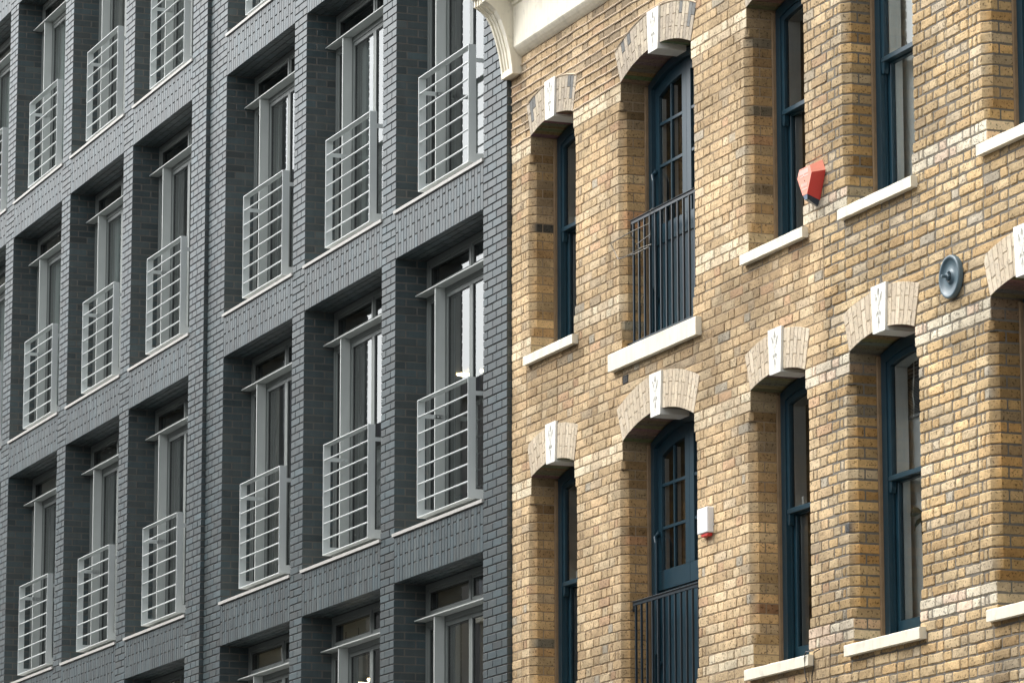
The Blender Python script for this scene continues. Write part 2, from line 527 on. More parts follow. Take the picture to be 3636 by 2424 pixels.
for (x0, x1, yo) in opens:
    for li, s in enumerate(SOFF):
        zlow = s + ZS
        if not inframe([(x0, yo, zlow), (x1 + .5, yo, s)], 60): continue
        win = bpy.data.objects.new('window', None); C.objects.link(win); win.parent = dark; win.location = Vector((x0, yo, s)) + D0
        for nm in ('frame', 'gasket', 'canopy', 'sill'): link(nm, WM[nm], win)
        for p in WM['panes']: link('pane', p, win)
        for p in WM['fins']: link('fin', p, win)
        wide = [0, .95, 1.6, 2.2][(li * 5 + opens.index((x0, x1, yo)) * 3) % 4] if yo < 0 else ([.5, .75, 0][opens.index((x0, x1, yo))] if li >= 2 else .42 if x0 < -2.4 else 0)
        if wide:
            cu_ = MB(); npl = int(wide / .035); V = []; F = []
            for i in range(npl + 1):
                xx = .07 + wide * i / npl; yy = .435 + .022 * math.sin(i * 1.5 + li) + .01 * math.sin(i * .7)
                V += [(xx, yy, ZS + .07), (xx, yy, -.42)]
            F = [(2 * i, 2 * i + 2, 2 * i + 3, 2 * i + 1) for i in range(npl)]
            cu_.add(V, F); link('curtain', cu_.mesh('curtain', M['net'], True), win)
        rl = bpy.data.objects.new('balcony_railing', None); C.objects.link(rl); rl.parent = dark; rl.location = Vector((x0, yo, s)) + D0
        for nm, me in RM: link(nm, me, rl)
DBR.emit(dark); DSO.emit(dark); DSF.emit(dark, 60)
for ch in dark.children:
    if ch.name.split('.')[0] in ('brick', 'soldier_brick', 'soffit_brick'): ch.location = Vector(ch.location) + D0

# ==================================================================== THE YELLOW STOCK BRICK BUILDING
Y0 = .04; HC = 3.0 / 39; XL, XR = .588, 12.6; DEP = .245; CH = .056
stock = bpy.data.objects.new('brick_warehouse', None); C.objects.link(stock)
stock.location = (6.5, 0, -1.2); K0 = -Vector(stock.location)
tag(stock, 'old yellow stock brick warehouse with arched blue windows, white sills and carved keystones', 'building')
OPN = [dict(l=1.05, r=2.03, door=False), dict(l=3.07, r=4.51, door=True), dict(l=5.57, r=6.54, door=False),
       dict(l=7.285, r=8.325, door=False), dict(l=9.455, r=10.45, door=False)]
SPR = [5.99, 8.99]
SILT = [(3.875, 3.60), (7.05, 6.734)]       # (window, door) sill tops per floor
for o in OPN:
    o['a'] = (o['r'] - o['l']) / 2; o['c'] = (o['r'] + o['l']) / 2
    o['th'] = math.radians(22.5 if o['door'] else 17.5); o['R'] = o['a'] / math.sin(o['th'])
RD = .305
def arch_half(o, dz):
    """half width taken by the arch ring at height dz above the spring, or None above it"""
    zc = -o['R'] * math.cos(o['th']); Ro = o['R'] + RD
    ztop = Ro + zc
    if dz >= ztop: return None
    zsk = Ro * math.cos(o['th']) + zc
    if dz <= zsk: return o['a'] + dz * math.tan(o['th'])
    return math.sqrt(max(Ro * Ro - (dz - zc) ** 2, 0))
YBR = Pieces('brick', M['stock']); ARB = Pieces('arch_brick', M['gauged'])
SEAM = 6.88
def stock_tone(x, z, jamb=0, band=False, f=0):
    if band:
        c = random.choice([(.96, .82, .60), (.98, .88, .68), (.90, .76, .56)] if x < 6.6 else [(.90, .83, .68), (.95, .90, .76), (.84, .77, .64), (.90, .74, .60)])
        g = R(.80, .98)
    else:
        p = random.random()
        if x > SEAM: pal = [(.68, .49, .25), (.66, .50, .28), (.70, .56, .35), (.62, .42, .20), (.58, .48, .33), (.66, .60, .48), (.52, .40, .25)]
        else: pal = [(.68, .51, .31), (.70, .55, .35), (.63, .48, .30), (.72, .60, .42), (.62, .45, .27), (.58, .49, .37), (.62, .40, .26)]
        wts = [.26, .2, .18, .13, .11, .07, .05]
        c = random.choices(pal, wts)[0]; g = R(.84, 1.12)
        if random.random() < .02: c = (.46, .47, .44)
        if random.random() < .0012 or (z > 9.05 and x < 3.4 and random.random() < .22): c = (.10, .105, .11); g = 1
        if z > 9.0 and x < 3.6: c = tuple(.62 * a + .38 * b for a, b in zip(c, (.40, .30, .19)))
        if x > 5.2 and z > 7.2: c = tuple(.7 * a + .3 * b for a, b in zip(c, (.42, .34, .22)))
    if jamb:      # warmer, unevenly darkened reveals, with soot under the arches
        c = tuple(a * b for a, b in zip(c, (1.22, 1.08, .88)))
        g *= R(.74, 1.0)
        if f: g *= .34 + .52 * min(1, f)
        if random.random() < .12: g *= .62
    # broad weathering, and run-off stains below the sills
    mean = (.67, .525, .345)
    if not band and not jamb and c[0] > .2: c = tuple(.62 * a + .38 * b for a, b in zip(c, mean))
    g *= 1 + .10 * math.sin(x * 1.7 + z * .9) * math.sin(z * 1.3 - x * .6) + .05 * math.sin(x * 5.1 + 2 * z) * math.sin(z * 4.3)
    if not jamb:
        for f_, row in enumerate(((3.875, 3.60), (7.05, 6.734))):
            for o in OPN:
                d_ = row[1 if o['door'] else 0] - .09 - z; e_ = min(abs(x - o['l']), abs(x - o['r']))
                inside = o['l'] - .08 < x < o['r'] + .1
                if inside and 0 < d_ < .55:
                    q = (1 - d_ / .55) * (.34 if e_ < .3 else .22)
                    g *= 1 - q; c = (c[0], c[1] * (1 - .08 * q), c[2] * (1 - .2 * q))
        for f_, sp_ in enumerate((5.99, 8.99)):
            for o in OPN:
                if abs(x - o['c']) < o['a'] + .5 and .2 < z - sp_ < .75: g *= .93
    return tuple(max(.01, v * g * q) for v, q in zip(c, (.86, .83, .775)))
def mort_tone(x, z):
    if x < SEAM: return (.30, .23, .155)
    return (.175, .16, .135)
def front_poly(xa, xb, ya, d, b, seg):
    pts = [(xa, ya + b), (xa + b, ya)]
    for i in range(1, seg): pts.append((xa + (xb - xa) * i / seg, ya))
    pts += [(xb - b, ya), (xb, ya + b), (xb, ya + d), (xa, ya + d)]
    return pts
def stretch(xa, xb, z0, z1, tone, d=.09, xa1=None, xb1=None):
    g = .0048 if xa < SEAM else .0062; j = .0027 if xa < SEAM else .0036; b = .0055 if xa < SEAM else .0080
    xa += g; xb -= g
    if xb - xa < .022: return
    z0 += g * .75 + R(-.001, .001); z1 -= g * .75 + R(-.001, .001)
    y = Y0 + R(-.0025, .0028)
    seg = 1 if xb - xa < .08 else 2 if xb - xa < .15 else 4
    sh = None
    if xa1 is not None or xb1 is not None:
        A1 = 0 if xa1 is None else xa1 + g - xa; B1 = 0 if xb1 is None else xb1 - g - xb; L_ = xb - xa
        sh = lambda x, t: (A1 * (1 - (x - xa) / L_) + B1 * (x - xa) / L_) * t
    V, F = rough_prism(front_poly(xa, xb, y, d, b, seg), z0, z1, b, j, shear=sh)
    YBR.add(V, F, tone)
def quoin(edge, side, k, z0, z1, c, band, f):
    """corner brick plus the jamb brick behind it. side=+1: the pier lies to the left of an opening's left jamb"""
    s = side; g = .0048 if edge < SEAM else .0062; b = .004 if edge < SEAM else .0065; j = .0014 if edge < SEAM else .0024
    front, dep = ((.232, .112), (.117, DEP))[k % 2]
    za, zb = z0 + g * .75, z1 - g * .75
    y = Y0 + R(-.001, .0015); e = edge + s * R(-.0015, .001)
    xa = edge - s * front + s * g
    d1 = dep - g if dep < .2 else dep
    if c > .004: pl = [(xa, y + b), (xa + s * b, y), ((xa + e - s * c) / 2, y), (e - s * c, y), (e, y + c), (e, y + d1), (e - s * .09, y + d1), (e - s * .09, y + .085), (xa, y + .08)]
    else: pl = [(xa, y + b), (xa + s * b, y), ((xa + e) / 2, y), (e - s * b, y), (e, y + b), (e, y + d1 * .5), (e, y + d1), (e - s * .09, y + d1), (e - s * .09, y + .085), (xa, y + .08)]
    if d1 < .13: pl = [p for p in pl if not (abs(p[0] - (e - s * .09)) < 1e-6 and p[1] > y + .1)]
    if s < 0: pl = pl[::-1]
    V, F = rough_prism(pl, za, zb, b, j * .6)
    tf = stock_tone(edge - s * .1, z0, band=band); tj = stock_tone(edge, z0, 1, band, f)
    # the front keeps the wall's colour, the reveal face takes the jamb tone
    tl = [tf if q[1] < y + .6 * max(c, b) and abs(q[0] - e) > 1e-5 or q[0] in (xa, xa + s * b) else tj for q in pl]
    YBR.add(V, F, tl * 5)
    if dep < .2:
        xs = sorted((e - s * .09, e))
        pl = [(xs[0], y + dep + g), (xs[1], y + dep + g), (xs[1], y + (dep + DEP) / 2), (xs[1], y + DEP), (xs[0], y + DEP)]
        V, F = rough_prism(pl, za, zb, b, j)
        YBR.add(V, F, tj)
    return edge - s * front
PAT = [.117, .238]
def fill(xa, xb, k, z0, z1, start, xa1=None, xb1=None, band=False):
    """Flemish bond between xa and xb; slanted ends if xa1 / xb1 are given"""
    T = xb - xa
    if T < .02: return
    seq = []; tot = 0; i = start
    while tot < T - .03:
        l = PAT[i % 2]
        if tot + l > T + .05:
            break
        seq.append(l); tot += l; i += 1
    if T - tot > .045: seq.append(T - tot); tot = T
    if not seq: seq = [T]; tot = T
    sc = T / tot; x = xa
    for n_, l in enumerate(seq):
        xe = x + l * sc; jx = R(-.004, .004) if n_ < len(seq) - 1 else 0
        l0 = xa1 if n_ == 0 and xa1 is not None else None
        r0 = xb1 if n_ == len(seq) - 1 and xb1 is not None else None
        stretch(x, xe + jx, z0, z1, stock_tone((x + xe) / 2, z0, band=band), xa1=l0, xb1=r0)
        x = xe + jx
mort = MB()
def mortar(xa, xb, z0, z1, ca=0, cb_=0, full=True):
    o_ = .0065 if xa < SEAM else .0085
    pl = []
    pl += [(xa + .004, Y0 + o_ + ca), (xa + .004 + ca, Y0 + o_)] if ca else [(xa + .004, Y0 + o_)]
    pl += [(xb - .004 - cb_, Y0 + o_), (xb - .004, Y0 + o_ + cb_)] if cb_ else [(xb - .004, Y0 + o_)]
    pl += [(xb - .004, Y0 + DEP + .03), (xa + .004, Y0 + DEP + .03)]
    if xa < SEAM < xb and not ca and not cb_:
        mortar(xa, SEAM, z0, z1); mortar(SEAM, xb, z0, z1); return
    mort.extrude(pl, 'z', z0, z1, mort_tone((xa + xb) / 2, z0))
kmin = int((3.2 - 5.99) / HC) - 1; kmax = int((10.5 - 5.99) / HC)
for k in range(kmin, kmax):
    z0 = 5.99 + k * HC; z1 = z0 + HC; zm = (z0 + z1) / 2
    # blocked spans of this course
    bl = []
    for o in OPN:
        for f in (0, 1):
            sp = SPR[f]; st = SILT[f][1 if o['door'] else 0]; kk = round((z0 - sp) / HC)
            if st - .02 < z0 + HC * .6 and z1 <= sp + .001:
                band = kk in (-1, -2) or kk in ((-25, -24) if f else (-27, -26)) if not o['door'] else kk in (-1, -2) or (f and kk in (-25, -24))
                lowstop = (-23 if f else -25) if not o['door'] else -27
                if kk in (-1, -2): c = 0
                elif kk == -3 or kk == lowstop: c = CH * .5
                elif kk > lowstop: c = CH
                else: c = 0
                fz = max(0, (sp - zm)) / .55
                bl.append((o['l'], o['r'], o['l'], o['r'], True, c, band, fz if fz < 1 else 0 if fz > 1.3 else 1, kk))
            elif z1 > sp and zm > sp:
                h0 = arch_half(o, max(z0 - sp, 0)); h1 = arch_half(o, z1 - sp)
                if h0 is None: continue
                if h1 is None: h1 = 0.0
                bl.append((o['c'] - h0, o['c'] + h0, o['c'] - h1, o['c'] + h1, False, 0, False, 0, kk))
    bl.sort()
    # light cream bands run the full width at the springing and just over the window sills
    bandfull = any(round((z0 - sp) / HC) in (-1, -2) for sp in SPR) or round((z0 - 8.99) / HC) in (-25, -24) or round((z0 - 5.99) / HC) in (-27, -26)
    edges = [(XL, XL, None)] + [None]
    xs = XL; prev = None
    spans = []
    for b_ in bl:
        spans.append((xs, b_[0], prev, b_)); xs = b_[1]; prev = b_
    spans.append((xs, XR, prev, None))
    for (xa, xb, pl_, pr_) in spans:
        ca = pl_[5] if pl_ and pl_[4] else 0; cbb = pr_[5] if pr_ and pr_[4] else 0
        ma = xa if not pl_ or pl_[4] else min(xa, pl_[3]); mb_ = xb if not pr_ or pr_[4] else max(xb, pr_[2])
        mortar(ma, mb_, z0, z1, ca, cbb)
        if xb - xa < .03: continue
        x1_, x2_ = xa, xb; a1 = b1 = None; st = k % 2
        if pr_ and pr_[4]: x2_ = quoin(xb, 1, k, z0, z1, pr_[5], pr_[6], pr_[7])
        elif pr_: b1 = pr_[2]
        if pl_ and pl_[4]: x1_ = quoin(xa, -1, k, z0, z1, pl_[5], pl_[6], pl_[7])
        elif pl_: a1 = pl_[3]
        if pl_ and pl_[4]:
            if k % 2:       # queen closer beside the header
                stretch(x1_, x1_ + .062, z0, z1, stock_tone(x1_, z0, band=bandfull)); x1_ += .062; st = 1
            else: st = 0
        if pr_ and pr_[4] and k % 2:
            stretch(x2_ - .062, x2_, z0, z1, stock_tone(x2_, z0, band=bandfull)); x2_ -= .062
        if not (pl_ or pr_) or (x1_ < SEAM < x2_ and x2_ - x1_ > 1.5):
            fill(x1_, SEAM, k, z0, z1, st, a1, None, bandfull); fill(SEAM, x2_, k, z0, z1, 1 - st, None, b1, bandfull)
        else: fill(x1_, x2_, k, z0, z1, st, a1, b1, bandfull)
# wall above and below the detailed courses, and the rest of the shell
sh = MB()
sh.box(XL, XR, Y0 + .006, .33, -1.2, 5.99 + kmin * HC - .002, (.40, .30, .18))
sh.box(XL, XR, Y0 + .006, .33, 5.99 + kmax * HC + .002, 11.9, (.40, .30, .18))
sh.box(XL, XL + .25, .34, 6, -1.2, 11.5, (.4, .3, .18)); sh.box(XR - .25, XR, .34, 6, -1.2, 11.5, (.4, .3, .18))
sh.box(XL, XR, 6, 6.3, -1.2, 11.5, (.4, .3, .18))
make_in(sh, 'wall', M['stockm'], stock)
make_in(mort, 'mortar_bed', M['stockm'], stock)
rooms = MB()
for z in (3.1, 6.42, 9.5): rooms.box(XL + .26, XR - .26, .50, 5.9, z - .1, z + .12)
for x in (2.55, 5.05, 6.9, 8.9): rooms.box(x, x + .1, .50, 5.9, 3.25, 9.35)
make_in(rooms, 'room_partition', M['roomd'], stock)

# arches, keystones, sills, windows and doors
def radial(o, sp, ang):
    cx, zc = o['c'], sp - o['R'] * math.cos(o['th'])
    return lambda u, y, v: (cx + v * math.sin(ang) + u * math.cos(ang), y, zc + v * math.cos(ang) - u * math.sin(ang))
def leafdist(x, z, cx, cz, L_, W_, rot):
    dx, dz = x - cx, z - cz; c, s = math.cos(rot), math.sin(rot)
    u, v = dx * c + dz * s, -dx * s + dz * c
    q = abs(v) / (L_ / 2)
    if q >= 1: return 0
    wdt = W_ / 2 * (1 - q) ** .8
    return max(0, 1 - abs(u) / max(wdt, 1e-4))
def key_mesh(hw_t, hw_b, h, depth):
    nx, nz = 40, 80; V = []; F = []
    leaves = [(0, .80, .09, .044, 0), (-.034, .685, .105, .030, .38), (.034, .685, .105, .030, -.38), (0, .57, .07, .010, 0), (0, .485, .020, .022, 0),
              (-.026, .375, .062, .026, -.50), (.026, .375, .062, .026, .50), (0, .37, .07, .014, 0), (0, .20, .105, .036, 0)]
    for j in range(nz + 1):
        t = j / nz; hw = hw_b + (hw_t - hw_b) * t
        for i in range(nx + 1):
            u = -1 + 2 * i / nx; x = u * hw; z = t * h; d = 0
            for (cx, ct, L_, W_, rt_) in leaves: d = max(d, leafdist(x, z, cx, ct * h, L_, W_, rt_))
            V.append((x, min(1, d * 1.5) * .022, z))
    for j in range(nz):
        for i in range(nx):
            a = j * (nx + 1) + i; F.append((a, a + 1, a + nx + 2, a + nx + 1))
    n0 = len(V)
    V += [(-hw_b, depth, 0), (hw_b, depth, 0), (hw_t, depth, h), (-hw_t, depth, h)]
    bl, br, tl, tr = 0, nx, nz * (nx + 1), nz * (nx + 1) + nx
    F += [(bl, n0, n0 + 1, br) if False else tuple([n0, n0 + 1] + list(range(nx, -1, -1)))]
    F += [tuple([n0 + 2, n0 + 3] + list(range(tl, tr + 1)))]
    F += [tuple([n0 + 1, n0 + 2] + [j * (nx + 1) + nx for j in range(nz, -1, -1)])]
    F += [tuple([n0 + 3, n0] + [j * (nx + 1) for j in range(nz + 1)])]
    F += [(n0, n0 + 3, n0 + 2, n0 + 1)]
    return mesh_from('keystone', V, F, M['key'])
KEYW = key_mesh(.120, .096, .345, .255); KEYD = key_mesh(.120, .096, .350, .255)
archbed = MB()
for f in (0, 1):
    for o in OPN:
        sp = SPR[f]; th = o['th']; Rr = o['R']
        if not inframe([(o['l'] - .1, Y0, sp - .1), (o['r'] + .1, Y0, sp + .5)], 60): continue
        dirty = f == 1
        # bed
        N = 24; zc = sp - Rr * math.cos(th)
        outer = [(o['c'] + (Rr + RD - .002) * math.sin(a), zc + (Rr + RD - .002) * math.cos(a)) for a in [(-th + 2 * th * i / N) for i in range(N + 1)]]
        inner = [(o['c'] + (Rr + .005) * math.sin(a), zc + (Rr + .005) * math.cos(a)) for a in [(-th + 2 * th * i / N) for i in range(N + 1)]]
        V = []
        for yy in (Y0 + .005, Y0 + DEP + .025):
            V += [(x, yy, z) for x, z in outer] + [(x, yy, z) for x, z in inner]
        n1 = N + 1; F = []
        for i in range(N):
            F += [(i, i + 1, n1 + i + 1, n1 + i), (2 * n1 + i, 3 * n1 + i, 3 * n1 + i + 1, 2 * n1 + i + 1),
                  (i, 2 * n1 + i, 2 * n1 + i + 1, i + 1), (n1 + i, n1 + i + 1, 3 * n1 + i + 1, 3 * n1 + i)]
        F += [(0, n1, 3 * n1, 2 * n1), (N, 2 * n1 + N, 3 * n1 + N, n1 + N)]
        archbed = MB(); archbed.add(V, F, (.36, .27, .17)); make_in(archbed, 'arch_mortar', M['stockm'], stock)
        kw = .106 / (Rr + RD / 2)        # half angle of the keystone
        ncol = max(4, round((th - kw) * (Rr + RD / 2) / .064))
        for s_ in (-1, 1):
            for i in range(ncol):
                a0 = kw + (th - kw) * i / ncol; a1 = kw + (th - kw) * (i + 1) / ncol; am = s_ * (a0 + a1) / 2; da = (a1 - a0) / 2
                for (v0, v1) in (((0, .102), (.102, RD)) if i % 2 else ((0, .203), (.203, RD))):
                    va, vb = Rr + v0 + (.0 if v0 == 0 else .0025), Rr + v1 - .0025
                    w0, w1 = va * math.tan(da) - .0022, vb * math.tan(da) - .0022
                    y = Y0 - .002 + R(-.001, .001)
                    poly = [(-1, y + .003), (-.92, y), (0, y), (.92, y), (1, y + .003), (1, Y0 + DEP + .02), (-1, Y0 + DEP + .02)]
                    def xf(u, yy, v, am=am, va=va, vb=vb, w0=w0, w1=w1):
                        t = (v - va) / (vb - va); return radial(o, sp, am)(u * (w0 + (w1 - w0) * t), yy, v)
                    V, F = rough_prism(poly, va, vb, .002, .0008, xf)
                    # rough_prism insets in unit space: harmless at this scale
                    g = R(.88, 1.06); c = random.choice([(.60, .51, .38), (.64, .55, .42), (.56, .47, .35)])
                    if dirty:
                        c = random.choice([(.50, .43, .33), (.54, .47, .36), (.44, .38, .30)])
                        if v0 > .05 and i > ncol * .5 and random.random() < .45: c = (.20, .20, .19)
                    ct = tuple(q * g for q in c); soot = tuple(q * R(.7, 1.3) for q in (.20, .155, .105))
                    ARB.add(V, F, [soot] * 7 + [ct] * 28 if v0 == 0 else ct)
        zkb = sp + .055 if not o['door'] else sp + .098
        ko = link('keystone', KEYD if o['door'] else KEYW, stock, Vector((o['c'], Y0 - .018, zkb - .004)) + K0)
YBR.emit(stock); ARB.emit(stock)
for ch in stock.children:
    if ch.name.split('.')[0] in ('brick', 'arch_brick'): ch.location = Vector(ch.location) + K0

def rough_box(mb, x0, x1, y0, y1, z0, z1, n=14, j=.002, tone=(1, 1, 1)):
    V = []; ring = 0
    for i in range(n + 1):
        x = x0 + (x1 - x0) * i / n; e = j
        V += [(x, y0 + R(0, e), z0 + R(0, e)), (x, y0 + R(0, e), z1 - .006 - R(0, e)), (x, y0 + .006 + R(0, e), z1 - R(0, e)), (x, y1, z1), (x, y1, z0 + .001)]
    F = [(0, 4, 3, 2, 1), tuple(5 * n + q for q in (0, 1, 2, 3, 4))]
    for i in range(n):
        for q in range(5): F.append((5 * i + q, 5 * i + (q + 1) % 5, 5 * (i + 1) + (q + 1) % 5, 5 * (i + 1) + q))
    mb.add(V, F, tone)
for f in (0, 1):
    for o in OPN:
        st = SILT[f][1 if o['door'] else 0]
        if o['door']: x0, x1, hh = 2.885, 4.665, .148
        else: x0, x1, hh = o['l'] - .065, o['r'] + .085, .082
        if not inframe([(x0, 0, st - .1), (x1, 0, st + .1)], 60): continue
        m_ = MB(); rough_box(m_, x0, x1, -.010, .30, st - hh, st)
        make_in(m_, 'sill', M['stone'], stock)

def outline(o, sp, zb, ins, n=14):
    """closed outline of an arched opening inset by ins: bottom-left, up, over the arc, down"""
    Rr = o['R'] - ins; zc = sp - o['R'] * math.cos(o['th']); a = o['a'] - ins; t = math.asin(min(1, a / Rr))
    pts = [(o['c'] - a, zb)]
    for i in range(n + 1):
        q = -t + 2 * t * i / n; pts.append((o['c'] + Rr * math.sin(q), zc + Rr * math.cos(q)))
    pts.append((o['c'] + a, zb)); return pts
def ringframe(mb, o, sp, z1b, i1, z2b, i2, y0, y1, closed=True):
    A = outline(o, sp, z1b, i1); B = outline(o, sp, z2b, i2); n = len(A); V = []
    for y in (y0, y1): V += [(x, y, z) for x, z in A] + [(x, y, z) for x, z in B]
    F = []
    rng = range(n) if closed else range(n - 1)
    for i in rng:
        j = (i + 1) % n
        F += [(i, j, n + j, n + i), (2 * n + i, 3 * n + i, 3 * n + j, 2 * n + j), (i, 2 * n + i, 2 * n + j, j), (n + i, n + j, 3 * n + j, 3 * n + i)]
    mb.add(V, F)
def pane_arch(o, sp, zb, ins, y):
    A = outline(o, sp, zb, ins)[::-1]; m_ = MB(); m_.add([(x, y, z) for x, z in A], [tuple(range(len(A)))]); return m_
YF = Y0 + .24
for f in (0, 1):
    for o in OPN:
        sp = SPR[f]; st = SILT[f][1 if o['door'] else 0]
        if not inframe([(o['l'], Y0, st), (o['r'] + .2, Y0, sp + .2)], 60): continue
        root = bpy.data.objects.new('door' if o['door'] else 'sash_window', None); C.objects.link(root); root.parent = stock
        root.location = Vector((o['c'], YF, st)) + K0
        W0 = Vector((o['c'], YF, st))
        def sub(mb, name, m):
            me = mb.mesh(name, m); return link(name, me, root, -W0)
        fl = MB(); fl.box(o['l'], o['l'] + .022, YF - .03, YF + .05, st, sp - .02, b=.006); sub(fl, 'mortar_fillet', M['fillet']); fl = MB(); fl.box(o['r'] - .022, o['r'], YF - .03, YF + .05, st, sp - .02, b=.006)
        fo = sub(fl, 'mortar_fillet', M['fillet'])
        if not o['door']:
            zmr = 8.135 if f else 5.045
            if o['c'] < 3: zmr -= .0
            fr = MB(); ringframe(fr, o, sp, st + .001, .018, st + .055, .100, YF, YF + .09)
            # parting bead
            ringframe(fr, o, sp, st + .06, .101, st + .065, .112, YF + .036, YF + .046)
            sub(fr, 'frame', M['blue'])
            up_ = MB(); ringframe(up_, o, sp, zmr, .101, zmr + .04, .146, YF + .012, YF + .052)
            for sx in (-1, 1):      # sash horns
                xh = o['c'] + sx * (o['a'] - .124)
                up_.extrude([(xh - .022, zmr), (xh + .022, zmr), (xh + .022, zmr - .05), (xh + .012, zmr - .085), (xh - .012, zmr - .085), (xh - .022, zmr - .05)], 'y', YF + .010, YF + .047)
            up_.box(o['c'] - o['a'] + .102, o['c'] + o['a'] - .102, YF + .004, YF + .054, zmr - .002, zmr + .034, b=.004)
            sub(up_, 'upper_sash', M['blue'])
            lo = MB(); xa, xb = o['c'] - o['a'] + .102, o['c'] + o['a'] - .102
            lo.box(xa, xa + .052, YF + .056, YF + .095, st + .056, zmr + .03, b=.003); lo.box(xb - .052, xb, YF + .056, YF + .095, st + .056, zmr + .03, b=.003)
            lo.box(xa + .05, xb - .05, YF + .056, YF + .095, st + .056, st + .165, b=.003); lo.box(xa + .05, xb - .05, YF + .056, YF + .095, zmr - .012, zmr + .03, b=.003)
            sub(lo, 'lower_sash', M['blue'])
            sub(pane_arch(o, sp, zmr + .04, .144, YF + .030), 'pane', M['oldglass'])
            gp = MB(); gp.add([(xa + .05, YF + .075, st + .16), (xb - .05, YF + .075, st + .16), (xb - .05, YF + .075, zmr - .01), (xa + .05, YF + .075, zmr - .01)], [(0, 1, 2, 3)])
            sub(gp, 'pane', M['oldglass'])
            wl = MB(); ringframe(wl, o, sp, zmr + .03, .112, zmr + .032, .149, YF + .0545, YF + .150)
            sub(wl, 'inner_lining', M['whitep'])
            wl = MB(); wl.box(xa - .01, xa + .058, YF + .0965, YF + .150, st + .05, zmr + .025); wl.box(xb - .058, xb + .01, YF + .0965, YF + .150, st + .05, zmr + .025)
            wl.box(xa + .058, xb - .058, YF + .0965, YF + .150, st + .05, st + .15)
            sub(wl, 'inner_lining', M['whitep'])
            if (o['c'] < 7) and not f or o['c'] < 3:
                lk = MB(); lk.extrude([(o['l'] + .16, zmr + .035), (o['l'] + .21, zmr + .035), (o['l'] + .20, zmr + .13), (o['l'] + .17, zmr + .13)], 'y', YF + .10, YF + .125)
                sub(lk, 'sash_stop', M['whitep'])
        else:
            fr = MB(); ringframe(fr, o, sp, st + .001, .018, st + .03, .085, YF, YF + .10)
            sub(fr, 'frame', M['blue'])
            gt = .235          # distance of glass edge from the jamb
            zg = sp - 1.065
            zbars = [sp - .370, sp - .722]
            if f: zbars.append(sp - 1.065); zg = sp - 1.215
            # leaves: two, meeting in the middle; the glass is framed by an arched head
            def leafring(y0, y1, side, name):
                lf = MB()
                hx = lambda ins: outline(o, sp, zg, ins)
                zc = sp - o['R'] * math.cos(o['th'])
                def top(x, ins): Rr = o['R'] - ins; return zc + math.sqrt(Rr * Rr - (x - o['c']) ** 2)
                xo = o['c'] - o['a'] + .086 if side < 0 else o['c'] + .002
                xi = o['c'] - .002 if side < 0 else o['c'] + o['a'] - .086
                gl, gr = (xo + .080, xi - .085) if side < 0 else (xo + .085, xi - .080)
                n = 8
                def strip(xa, xb, z_lo, i_top, y0=y0, y1=y1):
                    xs_ = [xa + (xb - xa) * i / n for i in range(n + 1)]; V = []
                    for y in (y0, y1):
                        for x in xs_: V += [(x, y, z_lo if not callable(z_lo) else z_lo(x)), (x, y, top(x, i_top))]
                    q = 2 * (n + 1); F = []
                    for i in range(n):
                        a = 2 * i; F += [(a, a + 2, a + 3, a + 1), (q + a, q + a + 1, q + a + 3, q + a + 2), (a + 1, a + 3, q + a + 3, q + a + 1), (a, q + a, q + a + 2, a + 2)]
                    F += [(0, 1, q + 1, q), (2 * n, q + 2 * n, q + 2 * n + 1, 2 * n + 1)]
                    lf.add(V, F)
                strip(xo, gl, zg, .087); strip(gr, xi, zg, .087)
                strip(gl, gr, lambda x: top(x, .185), .087)
                # glazing bars
                xm = (gl + gr) / 2
                lf.box(xm - .011, xm + .011, y0 + .004, y1 - .01, zg, top(xm, .186))
                for zb_ in zbars:
                    lf.box(gl, xm - .011, y0 + .004, y1 - .01, zb_ - .012, zb_ + .012); lf.box(xm + .011, gr, y0 + .004, y1 - .01, zb_ - .012, zb_ + .012)
                lf.box(xo, xi, y0, y1, zg - .16, zg, b=.003)
                # boarded lower part
                nb = 6; bw = (xi - xo) / nb
                for i in range(nb): lf.box(xo + i * bw + .002, xo + (i + 1) * bw - .002, y0 + .012, y1, st + .03, zg - .161, b=.004)
                lf.box(xo, xi, y0 + .02, y1 - .001, st + .03, zg - .161)
                sub(lf, 'door_leaf', M['blue'])
                lw = MB(); lw.box(gl - .005, gl + .006, y1 - .012, y1 + .022, zg, top(gl, .2)); lw.box(xm - .010, xm + .010, y1 - .008, y1 + .022, zg, top(xm, .2))
                sub(lw, 'inner_bead', M['whitep'])
                xs_ = [gl + (gr - gl) * i / n for i in range(n + 1)]
                pm = MB(); pm.add([(xs_[0], y0 + .018, zg), (xs_[-1], y0 + .018, zg)] + [(x, y0 + .018, top(x, .186)) for x in reversed(xs_)], [tuple(range(n + 3))])
                sub(pm, 'pane', M['oldglass'])
                return xo
            leafring(YF + .035, YF + .075, -1, 'l'); leafring(YF + .035, YF + .075, 1, 'r')
            xh = 3.215; zt = sp - .79
            hd = MB(); hd.tube([(xh - .03, YF + .02, zt + .03), (xh - .025, YF - .01, zt), (xh, YF - .012, zt - .05), (xh, YF - .012, zt - .95), (xh - .03, YF + .02, zt - 1.02)], .013, 8)
            hd.extrude([(xh - .03 + .024 * math.cos(q * PI / 4), zt + .03 + .024 * math.sin(q * PI / 4)) for q in range(8)], 'y', YF + .012, YF + .034)
            hd.extrude([(xh - .03 + .024 * math.cos(q * PI / 4), zt - 1.03 + .024 * math.sin(q * PI / 4)) for q in range(8)], 'y', YF + .012, YF + .034)
            sub(hd, 'pull_bar', M['blue'])
            # iron guard rail across the doorway
            rr = bpy.data.objects.new('guard_rail', None); C.objects.link(rr); rr.parent = stock
            zr = 7.812 if f else 4.672
